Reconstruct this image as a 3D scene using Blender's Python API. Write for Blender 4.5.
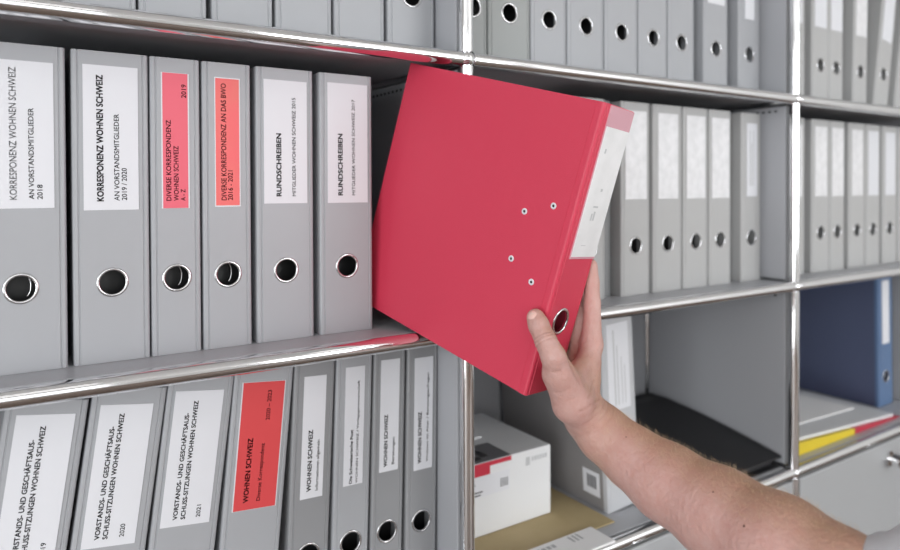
import bpy, bmesh, math, random
import numpy as np
from mathutils import Vector, Matrix, Euler

random.seed(7)
SC = bpy.context.scene
for _o in list(bpy.data.objects):
    bpy.data.objects.remove(_o)
COL = SC.collection
PI = math.pi

# ------------------------------------------------------------------ camera
cam_data = bpy.data.cameras.new('camera')
cam = bpy.data.objects.new('camera', cam_data)
COL.objects.link(cam)
R_ = Vector((0.836628, -0.547759, -0.003544))
U_ = Vector((0.010166, 0.009058, 0.999907))
F_ = Vector((0.547676, 0.836587, -0.013146))
cm = Matrix.Identity(4)
for i in range(3):
    cm[i][0], cm[i][1], cm[i][2] = R_[i], U_[i], -F_[i]
cm[0][3], cm[1][3], cm[2][3] = 0.01948, -0.72496, 0.18544
cam.matrix_world = cm
cam_data.sensor_width = 36
cam_data.sensor_fit = 'HORIZONTAL'
cam_data.lens = 688.78 * 36 / 900
cam_data.shift_y = -(275 - 197.59) / 900
cam_data.clip_start = 0.01
cam_data.dof.use_dof = True
cam_data.dof.focus_distance = 0.74
cam_data.dof.aperture_fstop = 3.6
SC.camera = cam

# ------------------------------------------------------------------ world, lights, exposure
world = bpy.data.worlds.new('world')
SC.world = world
world.use_nodes = True
wb = world.node_tree.nodes['Background']
wb.inputs[0].default_value = (0.93, 0.97, 1.0, 1)
wb.inputs[1].default_value = 1.0


def area(name, loc, rot, sx, sy, power, col=(1, 1, 1)):
    d = bpy.data.lights.new(name, 'AREA')
    d.shape = 'RECTANGLE'
    d.size, d.size_y, d.energy, d.color = sx, sy, power, col
    o = bpy.data.objects.new(name, d)
    o.location, o.rotation_euler = loc, rot
    COL.objects.link(o)
    return o


# soft fill lights added at unseen, made-up windows to brighten panels and binders
area('front_fill_light', (-0.9, -4.40, 0.55), (PI / 2, 0, 0), 3.0, 1.65, 42, (0.975, 0.985, 1.0))
area('right_fill_light', (2.8, -4.40, 0.55), (PI / 2, 0, 0), 2.2, 1.65, 140, (0.975, 0.985, 1.0))
area('side_fill_light', (-2.92, -2.6, 0.10), (PI / 2, 0, -PI / 2), 2.6, 2.3, 170, (0.96, 0.98, 1.0))

SC.view_settings.view_transform = 'Standard'
SC.view_settings.look = 'None'
SC.view_settings.exposure = -0.70
SC.view_settings.gamma = 1
SC.view_settings.use_curve_mapping = False
SC.cycles.max_bounces = 10
SC.cycles.diffuse_bounces = 5
SC.cycles.glossy_bounces = 5
SC.cycles.caustics_reflective = False
SC.cycles.caustics_refractive = False


# ------------------------------------------------------------------ materials
def mat(name, col, rough=0.5, metal=0.0, bump=None, var=None, coat=0.0, spec=0.5, emit=None, sss=0.0):
    """bump = (scale, strength, detail); var = (scale, other colour, amount)"""
    m = bpy.data.materials.new(name)
    m.use_nodes = True
    nt = m.node_tree
    b = nt.nodes['Principled BSDF']
    b.inputs['Base Color'].default_value = (*col, 1)
    b.inputs['Roughness'].default_value = rough
    b.inputs['Metallic'].default_value = metal
    b.inputs['Specular IOR Level'].default_value = spec
    b.inputs['Coat Weight'].default_value = coat
    b.inputs['Coat Roughness'].default_value = 0.15
    if sss:
        b.inputs['Subsurface Weight'].default_value = sss
        b.inputs['Subsurface Radius'].default_value = (0.012, 0.005, 0.003)
        b.inputs['Subsurface Scale'].default_value = 0.5
    if emit:
        b.inputs['Emission Color'].default_value = (*emit[0], 1)
        b.inputs['Emission Strength'].default_value = emit[1]
    tc = nt.nodes.new('ShaderNodeTexCoord')
    if bump:
        n = nt.nodes.new('ShaderNodeTexNoise')
        n.inputs['Scale'].default_value = bump[0]
        n.inputs['Detail'].default_value = bump[2]
        nt.links.new(tc.outputs['Object'], n.inputs['Vector'])
        bp = nt.nodes.new('ShaderNodeBump')
        bp.inputs['Strength'].default_value = bump[1]
        bp.inputs['Distance'].default_value = 0.001
        nt.links.new(n.outputs['Fac'], bp.inputs['Height'])
        nt.links.new(bp.outputs['Normal'], b.inputs['Normal'])
        if coat:
            nt.links.new(bp.outputs['Normal'], b.inputs['Coat Normal'])
    if var:
        n2 = nt.nodes.new('ShaderNodeTexNoise')
        n2.inputs['Scale'].default_value = var[0]
        n2.inputs['Detail'].default_value = 4
        nt.links.new(tc.outputs['Object'], n2.inputs['Vector'])
        mr = nt.nodes.new('ShaderNodeMapRange')
        mr.inputs['From Min'].default_value = 0.35
        mr.inputs['From Max'].default_value = 0.65
        mr.inputs['To Max'].default_value = var[2]
        nt.links.new(n2.outputs['Fac'], mr.inputs['Value'])
        mx = nt.nodes.new('ShaderNodeMix')
        mx.data_type = 'RGBA'
        mx.inputs[6].default_value = (*col, 1)
        mx.inputs[7].default_value = (*var[1], 1)
        nt.links.new(mr.outputs['Result'], mx.inputs['Factor'])
        nt.links.new(mx.outputs[2], b.inputs['Base Color'])
    return m


M = {}
M['chrome'] = mat('chrome', (0.86, 0.86, 0.87), 0.07, 1.0)
M['panel'] = mat('grey_powder_coat', (0.44, 0.45, 0.475), 0.38, bump=(900, 0.05, 2))
M['door'] = mat('grey_door_coat', (0.40, 0.41, 0.42), 0.38, bump=(900, 0.05, 2))
M['binder'] = mat('grey_binder_foil', (0.385, 0.395, 0.415), 0.42, bump=(1400, 0.12, 2))
M['binder_old'] = mat('faded_grey_binder_foil', (0.33, 0.345, 0.34), 0.5, bump=(1400, 0.12, 2))
M['binder_lifted'] = mat('lifted_grey_binder_foil', (0.45, 0.452, 0.45), 0.42, bump=(1400, 0.12, 2))  # binder grey lightened to make up for weak light in middle and right bays
M['binder_mid'] = mat('mid_grey_binder_foil', (0.285, 0.29, 0.30), 0.45, bump=(1400, 0.12, 2))
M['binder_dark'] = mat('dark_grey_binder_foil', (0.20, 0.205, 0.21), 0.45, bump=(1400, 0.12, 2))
M['binder_shaded'] = mat('shaded_warm_grey_board', (0.26, 0.25, 0.25), 0.5, bump=(1200, 0.1, 2))  # shade on the cover side put into the colour, darker than the spine
M['binder_pale'] = mat('pale_grey_board', (0.52, 0.53, 0.55), 0.5, bump=(1200, 0.1, 2))
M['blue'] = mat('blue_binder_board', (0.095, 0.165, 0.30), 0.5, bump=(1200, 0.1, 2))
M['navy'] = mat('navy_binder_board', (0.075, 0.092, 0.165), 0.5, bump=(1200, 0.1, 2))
M['red'] = mat('red_binder_foil', (0.65, 0.048, 0.095), 0.42, bump=(1100, 0.35, 3), spec=0.5)
M['ring'] = mat('nickel_ring', (0.62, 0.62, 0.63), 0.22, 1.0)
M['label'] = mat('white_label_paper', (0.73, 0.74, 0.775), 0.6)
M['label_gloss'] = mat('label_in_clear_pocket', (0.84, 0.84, 0.86), 0.35, coat=0.9,
                       bump=(38, 1.0, 3), var=(55, (0.60, 0.61, 0.62), 0.45))  # grey mottling paints the reflections of the wrinkled pocket
M['label_pocketed'] = mat('white_label_in_clear_pocket', (0.88, 0.88, 0.89), 0.3, coat=0.9,
                          bump=(30, 0.9, 3), var=(28, (0.70, 0.71, 0.71), 0.5))  # fainter mottling, again pocket reflections put into the colour
M['label_red'] = mat('red_label_paper', (0.68, 0.065, 0.07), 0.6)
M['label_red2'] = mat('coral_label_paper', (0.86, 0.15, 0.16), 0.6, var=(30, (0.80, 0.19, 0.16), 0.6))
M['label_pink'] = mat('rose_label_paper', (0.80, 0.14, 0.19), 0.6)
M['ink'] = mat('black_ink', (0.012, 0.012, 0.014), 0.6)
M['ink_soft'] = mat('soft_black_ink', (0.06, 0.06, 0.065), 0.6)
M['ink_pale'] = mat('faded_grey_ink', (0.44, 0.45, 0.46), 0.6)
M['ink_red'] = mat('dark_ink_on_red', (0.10, 0.012, 0.015), 0.6)
M['paper'] = mat('white_paper', (0.87, 0.87, 0.87), 0.65)
M['paper2'] = mat('grey_white_paper', (0.50, 0.51, 0.52), 0.4)
M['paper3'] = mat('pale_grey_paper', (0.72, 0.73, 0.74), 0.5)
M['pocket'] = mat('clear_pocket_over_red', (0.66, 0.34, 0.40), 0.25, coat=0.6)
M['card'] = mat('white_carton', (0.76, 0.77, 0.78), 0.55)
M['card_grey'] = mat('grey_printed_carton', (0.17, 0.17, 0.18), 0.5)
M['print_red'] = mat('red_print', (0.55, 0.02, 0.05), 0.5)
M['print_grey'] = mat('pale_grey_print', (0.52, 0.53, 0.54), 0.6)
M['print_black'] = mat('black_print', (0.02, 0.02, 0.022), 0.5)
M['kraft'] = mat('kraft_paper', (0.46, 0.36, 0.19), 0.7, var=(25, (0.52, 0.41, 0.23), 0.5))
M['black'] = mat('black_vinyl', (0.012, 0.012, 0.014), 0.55, bump=(600, 0.2, 3))
M['yellow'] = mat('yellow_card', (0.72, 0.55, 0.03), 0.5)
M['red_card'] = mat('red_card', (0.50, 0.03, 0.06), 0.5)
M['dark'] = mat('hole_black', (0.015, 0.015, 0.016), 0.4)  # flat black for the dark inside holes and slots
M['wall'] = mat('white_plaster', (0.74, 0.74, 0.73), 0.85, bump=(200, 0.15, 4))
M['ceil'] = mat('white_ceiling', (0.80, 0.80, 0.79), 0.9)
M['sleeve'] = mat('light_grey_jersey', (0.62, 0.63, 0.66), 0.9, bump=(1500, 0.5, 2))
M['nail'] = mat('fingernail', (0.80, 0.52, 0.46), 0.22, sss=0.1)
M['mole'] = mat('brown_mole', (0.10, 0.045, 0.03), 0.6)
M['hair'] = mat('fair_arm_hair', (0.62, 0.45, 0.28), 0.5)
M['lamp_white'] = mat('added_lamp_diffuser', (0.9, 0.9, 0.9), 0.5, emit=((1, 0.99, 0.97), 3.0))
M['alu'] = mat('brushed_aluminium', (0.6, 0.6, 0.61), 0.35, 1.0)


def floor_mat():
    m = bpy.data.materials.new('brown_plank_floor')
    m.use_nodes = True
    nt = m.node_tree
    b = nt.nodes['Principled BSDF']
    b.inputs['Roughness'].default_value = 0.5
    tc = nt.nodes.new('ShaderNodeTexCoord')
    br = nt.nodes.new('ShaderNodeTexBrick')
    br.inputs['Color1'].default_value = (0.13, 0.085, 0.06, 1)
    br.inputs['Color2'].default_value = (0.09, 0.058, 0.042, 1)
    br.inputs['Mortar'].default_value = (0.03, 0.02, 0.012, 1)
    br.inputs['Scale'].default_value = 1.0
    br.inputs['Mortar Size'].default_value = 0.003
    br.inputs['Brick Width'].default_value = 1.2
    br.inputs['Row Height'].default_value = 0.14
    nt.links.new(tc.outputs['Object'], br.inputs['Vector'])
    nt.links.new(br.outputs['Color'], b.inputs['Base Color'])
    return m


M['floor'] = floor_mat()


def skin_mat():
    m = bpy.data.materials.new('skin')
    m.use_nodes = True
    nt = m.node_tree
    b = nt.nodes['Principled BSDF']
    b.inputs['Roughness'].default_value = 0.5
    b.inputs['Subsurface Weight'].default_value = 0.12
    b.inputs['Subsurface Radius'].default_value = (0.012, 0.005, 0.003)
    b.inputs['Subsurface Scale'].default_value = 0.6
    tc = nt.nodes.new('ShaderNodeTexCoord')
    at = nt.nodes.new('ShaderNodeAttribute')
    at.attribute_name = 'tan'
    mx = nt.nodes.new('ShaderNodeMix')
    mx.data_type = 'RGBA'
    mx.inputs[6].default_value = (0.60, 0.375, 0.335, 1)      # pink inner side
    mx.inputs[7].default_value = (0.45, 0.268, 0.165, 1)     # tanned back of the arm
    nt.links.new(at.outputs['Fac'], mx.inputs['Factor'])
    n = nt.nodes.new('ShaderNodeTexNoise')
    n.inputs['Scale'].default_value = 70
    n.inputs['Detail'].default_value = 6
    n.inputs['Roughness'].default_value = 0.65
    nt.links.new(tc.outputs['Object'], n.inputs['Vector'])
    mr = nt.nodes.new('ShaderNodeMapRange')
    mr.inputs['From Min'].default_value = 0.3
    mr.inputs['From Max'].default_value = 0.7
    mr.inputs['To Min'].default_value = 0.0
    mr.inputs['To Max'].default_value = 0.5
    nt.links.new(n.outputs['Fac'], mr.inputs['Value'])
    mx2 = nt.nodes.new('ShaderNodeMix')
    mx2.data_type = 'RGBA'
    mx2.inputs[7].default_value = (0.50, 0.235, 0.19, 1)
    nt.links.new(mr.outputs['Result'], mx2.inputs['Factor'])
    nt.links.new(mx.outputs[2], mx2.inputs[6])
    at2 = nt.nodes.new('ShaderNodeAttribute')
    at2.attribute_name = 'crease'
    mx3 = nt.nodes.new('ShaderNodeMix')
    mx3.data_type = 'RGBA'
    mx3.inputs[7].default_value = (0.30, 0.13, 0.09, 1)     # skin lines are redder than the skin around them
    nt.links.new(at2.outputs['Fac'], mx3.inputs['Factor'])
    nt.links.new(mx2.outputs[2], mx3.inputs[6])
    nt.links.new(mx3.outputs[2], b.inputs['Base Color'])
    n2 = nt.nodes.new('ShaderNodeTexNoise')
    n2.inputs['Scale'].default_value = 190
    n2.inputs['Detail'].default_value = 5
    nt.links.new(tc.outputs['Object'], n2.inputs['Vector'])
    bp = nt.nodes.new('ShaderNodeBump')
    bp.inputs['Strength'].default_value = 0.9
    bp.inputs['Distance'].default_value = 0.0016
    nt.links.new(n2.outputs['Fac'], bp.inputs['Height'])
    nt.links.new(bp.outputs['Normal'], b.inputs['Normal'])
    return m


M['skin'] = skin_mat()


# ------------------------------------------------------------------ helpers
def link_mesh(name, me, m=None, parent=None):
    o = bpy.data.objects.new(name, me)
    COL.objects.link(o)
    if m is not None and not me.materials:
        me.materials.append(M[m] if isinstance(m, str) else m)
    if parent is not None:
        o.parent = parent
    return o


def obj(name, bm, m, parent=None, smooth=False):
    bmesh.ops.recalc_face_normals(bm, faces=bm.faces)
    me = bpy.data.meshes.new(name)
    bm.to_mesh(me)
    bm.free()
    if smooth:
        me.polygons.foreach_set('use_smooth', [True] * len(me.polygons))
    return link_mesh(name, me, m, parent)


def thing(name, label, cat, loc=(0, 0, 0), rot=(0, 0, 0), group=None):
    o = bpy.data.objects.new(name, None)
    o.empty_display_size = 0.02
    COL.objects.link(o)
    o.location, o.rotation_euler = loc, rot
    tag(o, label, cat, group)
    return o


def tag(o, label, cat, group=None):
    o['label'], o['category'] = label, cat
    if group:
        o['group'] = group


def add_box(bm, x0, x1, y0, y1, z0, z1, bevel=0.0, seg=2):
    r = bmesh.ops.create_cube(bm, size=1.0)
    vs = r['verts']
    for v in vs:
        v.co = Vector(((x0 + x1) / 2 + v.co.x * (x1 - x0), (y0 + y1) / 2 + v.co.y * (y1 - y0),
                       (z0 + z1) / 2 + v.co.z * (z1 - z0)))
    if bevel:
        es = list({e for v in vs for e in v.link_edges})
        bmesh.ops.bevel(bm, geom=es, offset=bevel, segments=seg, affect='EDGES', profile=0.5)
    return bm


def box(name, m, dims, parent=None, bevel=0.0, seg=2):
    bm = bmesh.new()
    add_box(bm, *dims, bevel=bevel, seg=seg)
    return obj(name, bm, m, parent)


def add_tube(bm, a, b, r, n=24, r2=None, cap=True):
    a, b = Vector(a), Vector(b)
    d = b - a
    q = d.to_track_quat('Z', 'Y').to_matrix().to_4x4()
    mtx = Matrix.Translation((a + b) / 2) @ q
    bmesh.ops.create_cone(bm, cap_ends=cap, segments=n, radius1=r, radius2=r if r2 is None else r2,
                          depth=d.length, matrix=mtx)
    return bm


def smooth_by_angle(o, ang=0.6):
    me = o.data
    me.polygons.foreach_set('use_smooth', [True] * len(me.polygons))
    bm = bmesh.new()
    bm.from_mesh(me)
    for e in bm.edges:
        if len(e.link_faces) == 2:
            e.smooth = e.calc_face_angle(0) < ang
    bm.to_mesh(me)
    bm.free()


def structure(o):
    o['kind'] = 'structure'
    return o


# ------------------------------------------------------------------ the room
FZ, CZ = -1.09, 1.45
XL, XR, YB, YF = -3.0, 4.2, 0.40, -4.5
structure(box('floor', 'floor', (XL, XR, YF, YB, FZ - 0.1, FZ)))
structure(box('ceiling', 'ceil', (XL, XR, YF, YB, CZ, CZ + 0.1)))
structure(box('wall_back', 'wall', (XL, XR, YB, YB + 0.1, FZ, CZ)))
structure(box('wall_right', 'wall', (XR, XR + 0.1, YF, YB, FZ, CZ)))


def wall_with_opening(name, axis, pos, lo, hi, wlo, whi, z0, z1, th):
    bm = bmesh.new()
    for (a0, a1, b0, b1) in ((lo, wlo, FZ, CZ), (whi, hi, FZ, CZ), (wlo, whi, FZ, z0), (wlo, whi, z1, CZ)):
        if axis == 'x':
            add_box(bm, a0, a1, pos - th, pos, b0, b1)
        else:
            add_box(bm, pos - th, pos, a0, a1, b0, b1)
    return structure(obj(name, bm, 'wall'))


wall_with_opening('wall_front', 'x', YF, XL, 1.5, -2.4, 0.6, -0.3, 1.40, 0.1)  # wall openings cut to match the added fill lights
wall_with_opening('wall_front_2', 'x', YF, 1.5, XR, 1.7, 3.9, -0.3, 1.40, 0.1)
wall_with_opening('wall_left', 'y', XL, YF, YB, -3.9, -1.3, -1.05, 1.30, 0.1)


def window(name, axis, pos, lo, hi, z0, z1, n):  # frames of unseen windows, added around the fill lights
    bm = bmesh.new()
    t = 0.05
    def bar(a0, a1, b0, b1):
        if axis == 'x':
            add_box(bm, a0, a1, pos - 0.08, pos - 0.02, b0, b1, bevel=0.004)
        else:
            add_box(bm, pos - 0.08, pos - 0.02, a0, a1, b0, b1, bevel=0.004)
    bar(lo, hi, z0, z0 + t)
    bar(lo, hi, z1 - t, z1)
    for k in range(n + 1):
        c = lo + (hi - lo) * k / n
        bar(max(lo, c - t / 2), min(hi, c + t / 2), z0, z1)
    return structure(obj(name, bm, 'wall'))


window('added_window_1', 'x', YF, -2.4, 0.6, -0.3, 1.40, 2)
window('added_window_2', 'y', XL, -3.9, -1.3, -1.05, 1.30, 2)
window('added_window_3', 'x', YF, 1.7, 3.9, -0.3, 1.40, 2)


def added_ceiling_lamp(x, y, label):  # unseen lamps, added for highlights in the chrome
    t = thing('added_ceiling_lamp', label, 'lamp', (x, y, CZ), group='unseen flat lamps added on the ceiling')
    bm = bmesh.new()
    for d in ((-.62, .62, -.16, -.14), (-.62, .62, .14, .16), (-.62, -.60, -.14, .14), (.60, .62, -.14, .14)):
        add_box(bm, d[0], d[1], d[2], d[3], -0.04, 0)
    obj('frame', bm, 'alu', t)
    box('diffuser', 'lamp_white', (-.60, .60, -.14, .14, -0.034, -0.01), t)


added_ceiling_lamp(-0.3, -1.5, 'added flat white ceiling lamp, unseen, nearer the side fill light')
added_ceiling_lamp(1.7, -1.5, 'added flat white ceiling lamp, unseen, farther from the side fill light')

# ------------------------------------------------------------------ the shelving unit
XN = [-0.231, 0.519, 1.263, 2.013]
LV = [0.70, 0.35, 0.0, -0.35, -0.70, -1.05]
DY = 0.35
TR = 0.0095
unit = thing('shelving_unit', 'chrome tube shelving unit with grey metal panels holding rows of binders', 'shelf',
             (0, 0, 0))


def tube(a, b):
    bm = bmesh.new()
    add_tube(bm, a, b, TR, 32)
    o = obj('tube', bm, 'chrome', unit)
    smooth_by_angle(o)
    return o


BR = 0.0118
ball_me = None
for z in LV:
    for x in XN:
        for y in (0, DY):
            if ball_me is None:
                bm = bmesh.new()
                bmesh.ops.create_uvsphere(bm, u_segments=24, v_segments=14, radius=BR)
                b = obj('connector_ball', bm, 'chrome', unit, smooth=True)
                ball_me = b.data
            else:
                b = link_mesh('connector_ball', ball_me, None, unit)
            b.location = (x, y, z)
for z in LV:
    for i in range(3):
        for y in (0, DY):
            tube((XN[i] + 0.009, y, z), (XN[i + 1] - 0.009, y, z))
    for x in XN:
        tube((x, 0.009, z), (x, DY - 0.009, z))
for k in range(5):
    for x in XN:
        for y in (0, DY):
            tube((x, y, LV[k + 1] + 0.009), (x, y, LV[k] - 0.009))
for x in XN:
    for y in (0, DY):
        bm = bmesh.new()
        add_tube(bm, (x, y, FZ), (x, y, FZ + 0.008), 0.018, 24)
        add_tube(bm, (x, y, FZ + 0.008), (x, y, -1.055), 0.007, 16)
        obj('foot', bm, 'chrome', unit)
G = 0.0112
for z in LV:
    for i in range(3):
        box('shelf_panel', 'panel', (XN[i] + G, XN[i + 1] - G, G, DY - G, z - 0.0028, z + 0.008), unit, bevel=0.0015)
for k in range(5):
    for x in XN:
        bm = bmesh.new()
        add_box(bm, x - 0.0065, x + 0.0065, G + 0.002, DY - G, LV[k + 1] + G, LV[k] - G, bevel=0.002)
        o = obj('side_panel', bm, 'panel', unit)
        if k < 3 and x in XN[1:3]:
            # the row of small slots along the top edge of the panel
            bm = bmesh.new()
            yy = 0.03
            while yy < 0.32:
                add_box(bm, x - 0.0068, x - 0.0063, yy, yy + 0.006, LV[k] - 0.022, LV[k] - 0.0185)
                yy += 0.0125
            obj('slot_row', bm, 'dark', o)
    for i in range(3):
        box('back_panel', 'panel', (XN[i] + G, XN[i + 1] - G, DY - 0.0065, DY + 0.0065, LV[k + 1] + G, LV[k] - G),
            unit, bevel=0.002)
for k in (3, 4):
    for i in range(3):
        x0, x1 = XN[i] + 0.0125, XN[i + 1] - 0.0125
        d = box('flap_door', 'door', (x0, x1, -0.007, 0.007, LV[k + 1] + 0.0125, LV[k] - 0.0125), unit, bevel=0.003)
        xc = XN[i] + 0.352
        zc = LV[k] - 0.048
        bm = bmesh.new()
        add_tube(bm, (xc, -0.007, zc), (xc, -0.011, zc), 0.0165, 32)
        add_tube(bm, (xc, -0.011, zc), (xc, -0.020, zc), 0.006, 24)
        add_tube(bm, (xc, -0.020, zc), (xc, -0.033, zc), 0.0150, 32, r2=0.0135)
        kn = obj('knob', bm, 'chrome', d)
        smooth_by_angle(kn)

# ------------------------------------------------------------------ lettering
_txt = {}


def text_mesh(s, bold):
    key = s
    if key in _txt:
        return _txt[key]
    cu = bpy.data.curves.new('lettering', 'FONT')
    cu.body = s
    cu.size = 1.0
    cu.resolution_u = 3
    o = bpy.data.objects.new('lettering', cu)
    COL.objects.link(o)
    dg = bpy.context.evaluated_depsgraph_get()
    dg.update()
    me = bpy.data.meshes.new_from_object(o.evaluated_get(dg))
    bpy.data.objects.remove(o)
    bpy.data.curves.remove(cu)
    _txt[key] = me
    return me


STY = {'bold': (0.032, 'ink'), 'semi': (0.026, 'ink'), 'reg': (0.012, 'ink'), 'thin': (0.011, 'ink_soft'),
       'pale': (0.002, 'ink_pale')}   # stroke thickening, ink
CAPH = 0.72


def lettering(s, x, z0, length, cap, style, parent, y, ink=None):
    """a line of type that reads upward on a spine; x is the middle of the capitals (metres)"""
    bold, m = STY[style]
    src = text_mesh(s, bold)
    co = np.empty(len(src.vertices) * 3)
    src.vertices.foreach_get('co', co)
    co = co.reshape(-1, 3)
    lo, hi = co[:, 0].min(), co[:, 0].max()
    faces = [list(p.vertices) for p in src.polygons]
    vs, fs = [], []
    # the heavier weights are the same outline laid over itself, shifted by a hair
    for du, dv in ((-bold, -bold), (bold, -bold), (-bold, bold), (bold, bold)):
        u = (co[:, 0] + du - lo) / (hi - lo) * length
        v = ((co[:, 1] + dv) / CAPH - 0.5) * cap
        n0 = len(vs)
        vs += np.stack([x - v, np.full(len(u), y), z0 + u], 1).tolist()
        fs += [[i + n0 for i in f] for f in faces]
    me = bpy.data.meshes.new('lettering')
    me.from_pydata(vs, [], fs)
    me.update()
    return link_mesh('lettering', me, ink or m, parent)


# ------------------------------------------------------------------ lever arch binders
BH, BD = 0.318, 0.285
HZ0, HR = 0.082, 0.0133
HINGE = 0.0065


def spine_bm(W, hole=True, HZ=HZ0):
    """extruded spine: flat plate with a finger hole, grooved hinges and rounded edges"""
    bm = bmesh.new()
    w = W / 2
    i = w - HINGE

    def plate(y):
        n = 36
        outer = [bm.verts.new((sx * i, y, z)) for sx, z in ((-1, 0), (1, 0), (1, BH), (-1, BH))]
        edges = [bm.edges.new((outer[k], outer[(k + 1) % 4])) for k in range(4)]
        if hole:
            inner = [bm.verts.new((HR * math.cos(2 * PI * k / n), y, HZ + HR * math.sin(2 * PI * k / n)))
                     for k in range(n)]
            edges += [bm.edges.new((inner[k], inner[(k + 1) % n])) for k in range(n)]
        else:
            inner = []
        bmesh.ops.triangle_fill(bm, use_beauty=True, use_dissolve=False, edges=edges)
        return outer, inner
    o1, i1 = plate(0.0)
    o2, i2 = plate(0.0026)
    if hole:
        for k in range(len(i1)):
            bm.faces.new((i1[k], i1[(k + 1) % len(i1)], i2[(k + 1) % len(i1)], i2[k]))
    for s in (-1, 1):
        prof = [(i, 0.0), (i + 0.0005, 0.0009), (i + 0.0013, 0.0009), (i + 0.002, 0.0001), (w - 0.0018, 0.0006),
                (w - 0.0006, 0.0016), (w, 0.0035), (w, 0.010), (w - 0.0024, 0.010), (w - 0.0026, 0.0040), (i, 0.0026)]
        lo = [bm.verts.new((s * px, py, 0)) for px, py in prof]
        hi = [bm.verts.new((s * px, py, BH)) for px, py in prof]
        m = len(prof)
        for k in range(m - 1):
            bm.faces.new((lo[k], lo[k + 1], hi[k + 1], hi[k]))
        bm.faces.new(lo)
        bm.faces.new(hi)
    return bm


_cache = {}


def shared(key, fn):
    if key not in _cache:
        bm = fn()
        bmesh.ops.recalc_face_normals(bm, faces=bm.faces)
        me = bpy.data.meshes.new(key[0])
        bm.to_mesh(me)
        bm.free()
        _cache[key] = me
    return _cache[key]


def torus_bm(R, r, squash=0.6, n=40, m=10):
    bm = bmesh.new()
    vs = [[bm.verts.new(((R + r * math.cos(b)) * math.cos(a), squash * r * math.sin(b), (R + r * math.cos(b)) * math.sin(a)))
           for b in [2 * PI * j / m for j in range(m)]] for a in [2 * PI * k / n for k in range(n)]]
    for k in range(n):
        for j in range(m):
            f = bm.faces.new((vs[k][j], vs[(k + 1) % n][j], vs[(k + 1) % n][(j + 1) % m], vs[k][(j + 1) % m]))
            f.smooth = True
    return bm


def cover_bm(side, W):
    bm = bmesh.new()
    x1 = side * W / 2
    x0 = side * (W / 2 - 0.0024)
    add_box(bm, min(x0, x1), max(x0, x1), 0.0095, BD, 0, BH, bevel=0.0006, seg=1)
    return bm


def stack_bm(W):
    bm = bmesh.new()
    add_box(bm, -W / 2 + 0.006, W / 2 - 0.010, 0.055, BD - 0.012, 0.006, BH - 0.014)
    return bm


def hole_shade_bm(W):  # dark sheet standing in for the shade inside the finger hole
    bm = bmesh.new()
    add_box(bm, -W / 2 + 0.0032, W / 2 - 0.0032, 0.026, 0.028, 0.004, BH - 0.004)
    return bm


def lever_bm():
    bm = bmesh.new()
    pts = [(0.004 + 0.005 * math.cos(t), 0.020, 0.011 * math.sin(t)) for t in [(-70 + 140 * k / 8) * PI / 180 for k in range(9)]]
    for a, b in zip(pts, pts[1:]):
        add_tube(bm, a, b, 0.0007, 8)
    return bm


def binder(W, xc, z, tilt, label, group, lab=None, lines=(), m='binder', lab_m='label', card=None, y=0.05,
           lever=False, ink=None, hole=True, name='lever_arch_binder', cover_m=None, yaw=0.0, cat='binder', hz=HZ0, dz=7.1):
    """W in mm; lab = (x0, z0, x1, z1) mm of the spine label; tilt in degrees to the right"""
    W /= 1000.0
    if y == 0.05:                      # measured on the plane y = 0.05; the spines stand at y = 0.057
        y = 0.057
        W *= KY
        xc = 0.0195 + (xc - 0.0195) * KY
        if lab:
            lab = [lab[0] * KY, lab[1] * KY - dz, lab[2] * KY, lab[3] * KY - dz]
        lines = [(s, a * KY, b * KY - dz, c * KY, d * KY, e) for (s, a, b, c, d, e) in lines]
    t = thing(name, label, cat, (xc, y, z), (0, math.radians(tilt), yaw), group)
    wk = round(W, 4)
    sp = link_mesh('spine', shared(('spine', wk, hole, m, hz), lambda: spine_bm(W, hole, hz)), m, t)
    for s in (-1, 1):
        link_mesh('cover', shared(('cover', wk, s, cover_m or m), lambda: cover_bm(s, W)), cover_m or m, t)
    link_mesh('page_stack', shared(('page_stack', wk), lambda: stack_bm(W)), 'paper', t)
    link_mesh('hole_shade', shared(('hole_shade', wk), lambda: hole_shade_bm(W)), 'dark', t)
    if hole:
        r = link_mesh('finger_ring', shared(('finger_ring',), lambda: torus_bm(HR + 0.0003, 0.0016)), 'ring', t)
        r.location = (0, 0, hz)
        if lever:
            l = link_mesh('lever', shared(('lever',), lever_bm), 'ring', t)
            l.location = (0, 0, hz)
    if lab:
        x0, z0, x1, z1 = [c / 1000.0 for c in lab]
        lb = box('spine_label', lab_m, (x0, x1, -0.0009, 0.0002, z0, z1), t)
        ty = -0.00105
        if card:
            cm_, ix0, iz0, ix1, iz1 = card
            box('coloured_card', cm_, (x0 + ix0 / 1000, x1 - ix1 / 1000, -0.0012, -0.0009, z0 + iz0 / 1000, z1 - iz1 / 1000), lb)
            ty = -0.00135
        for (s, lx, lz, ln, cap, st) in lines:
            lettering(s, lx / 1000, lz / 1000, ln / 1000, cap / 1000, st, lb, ty, ink)
    return t


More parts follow.
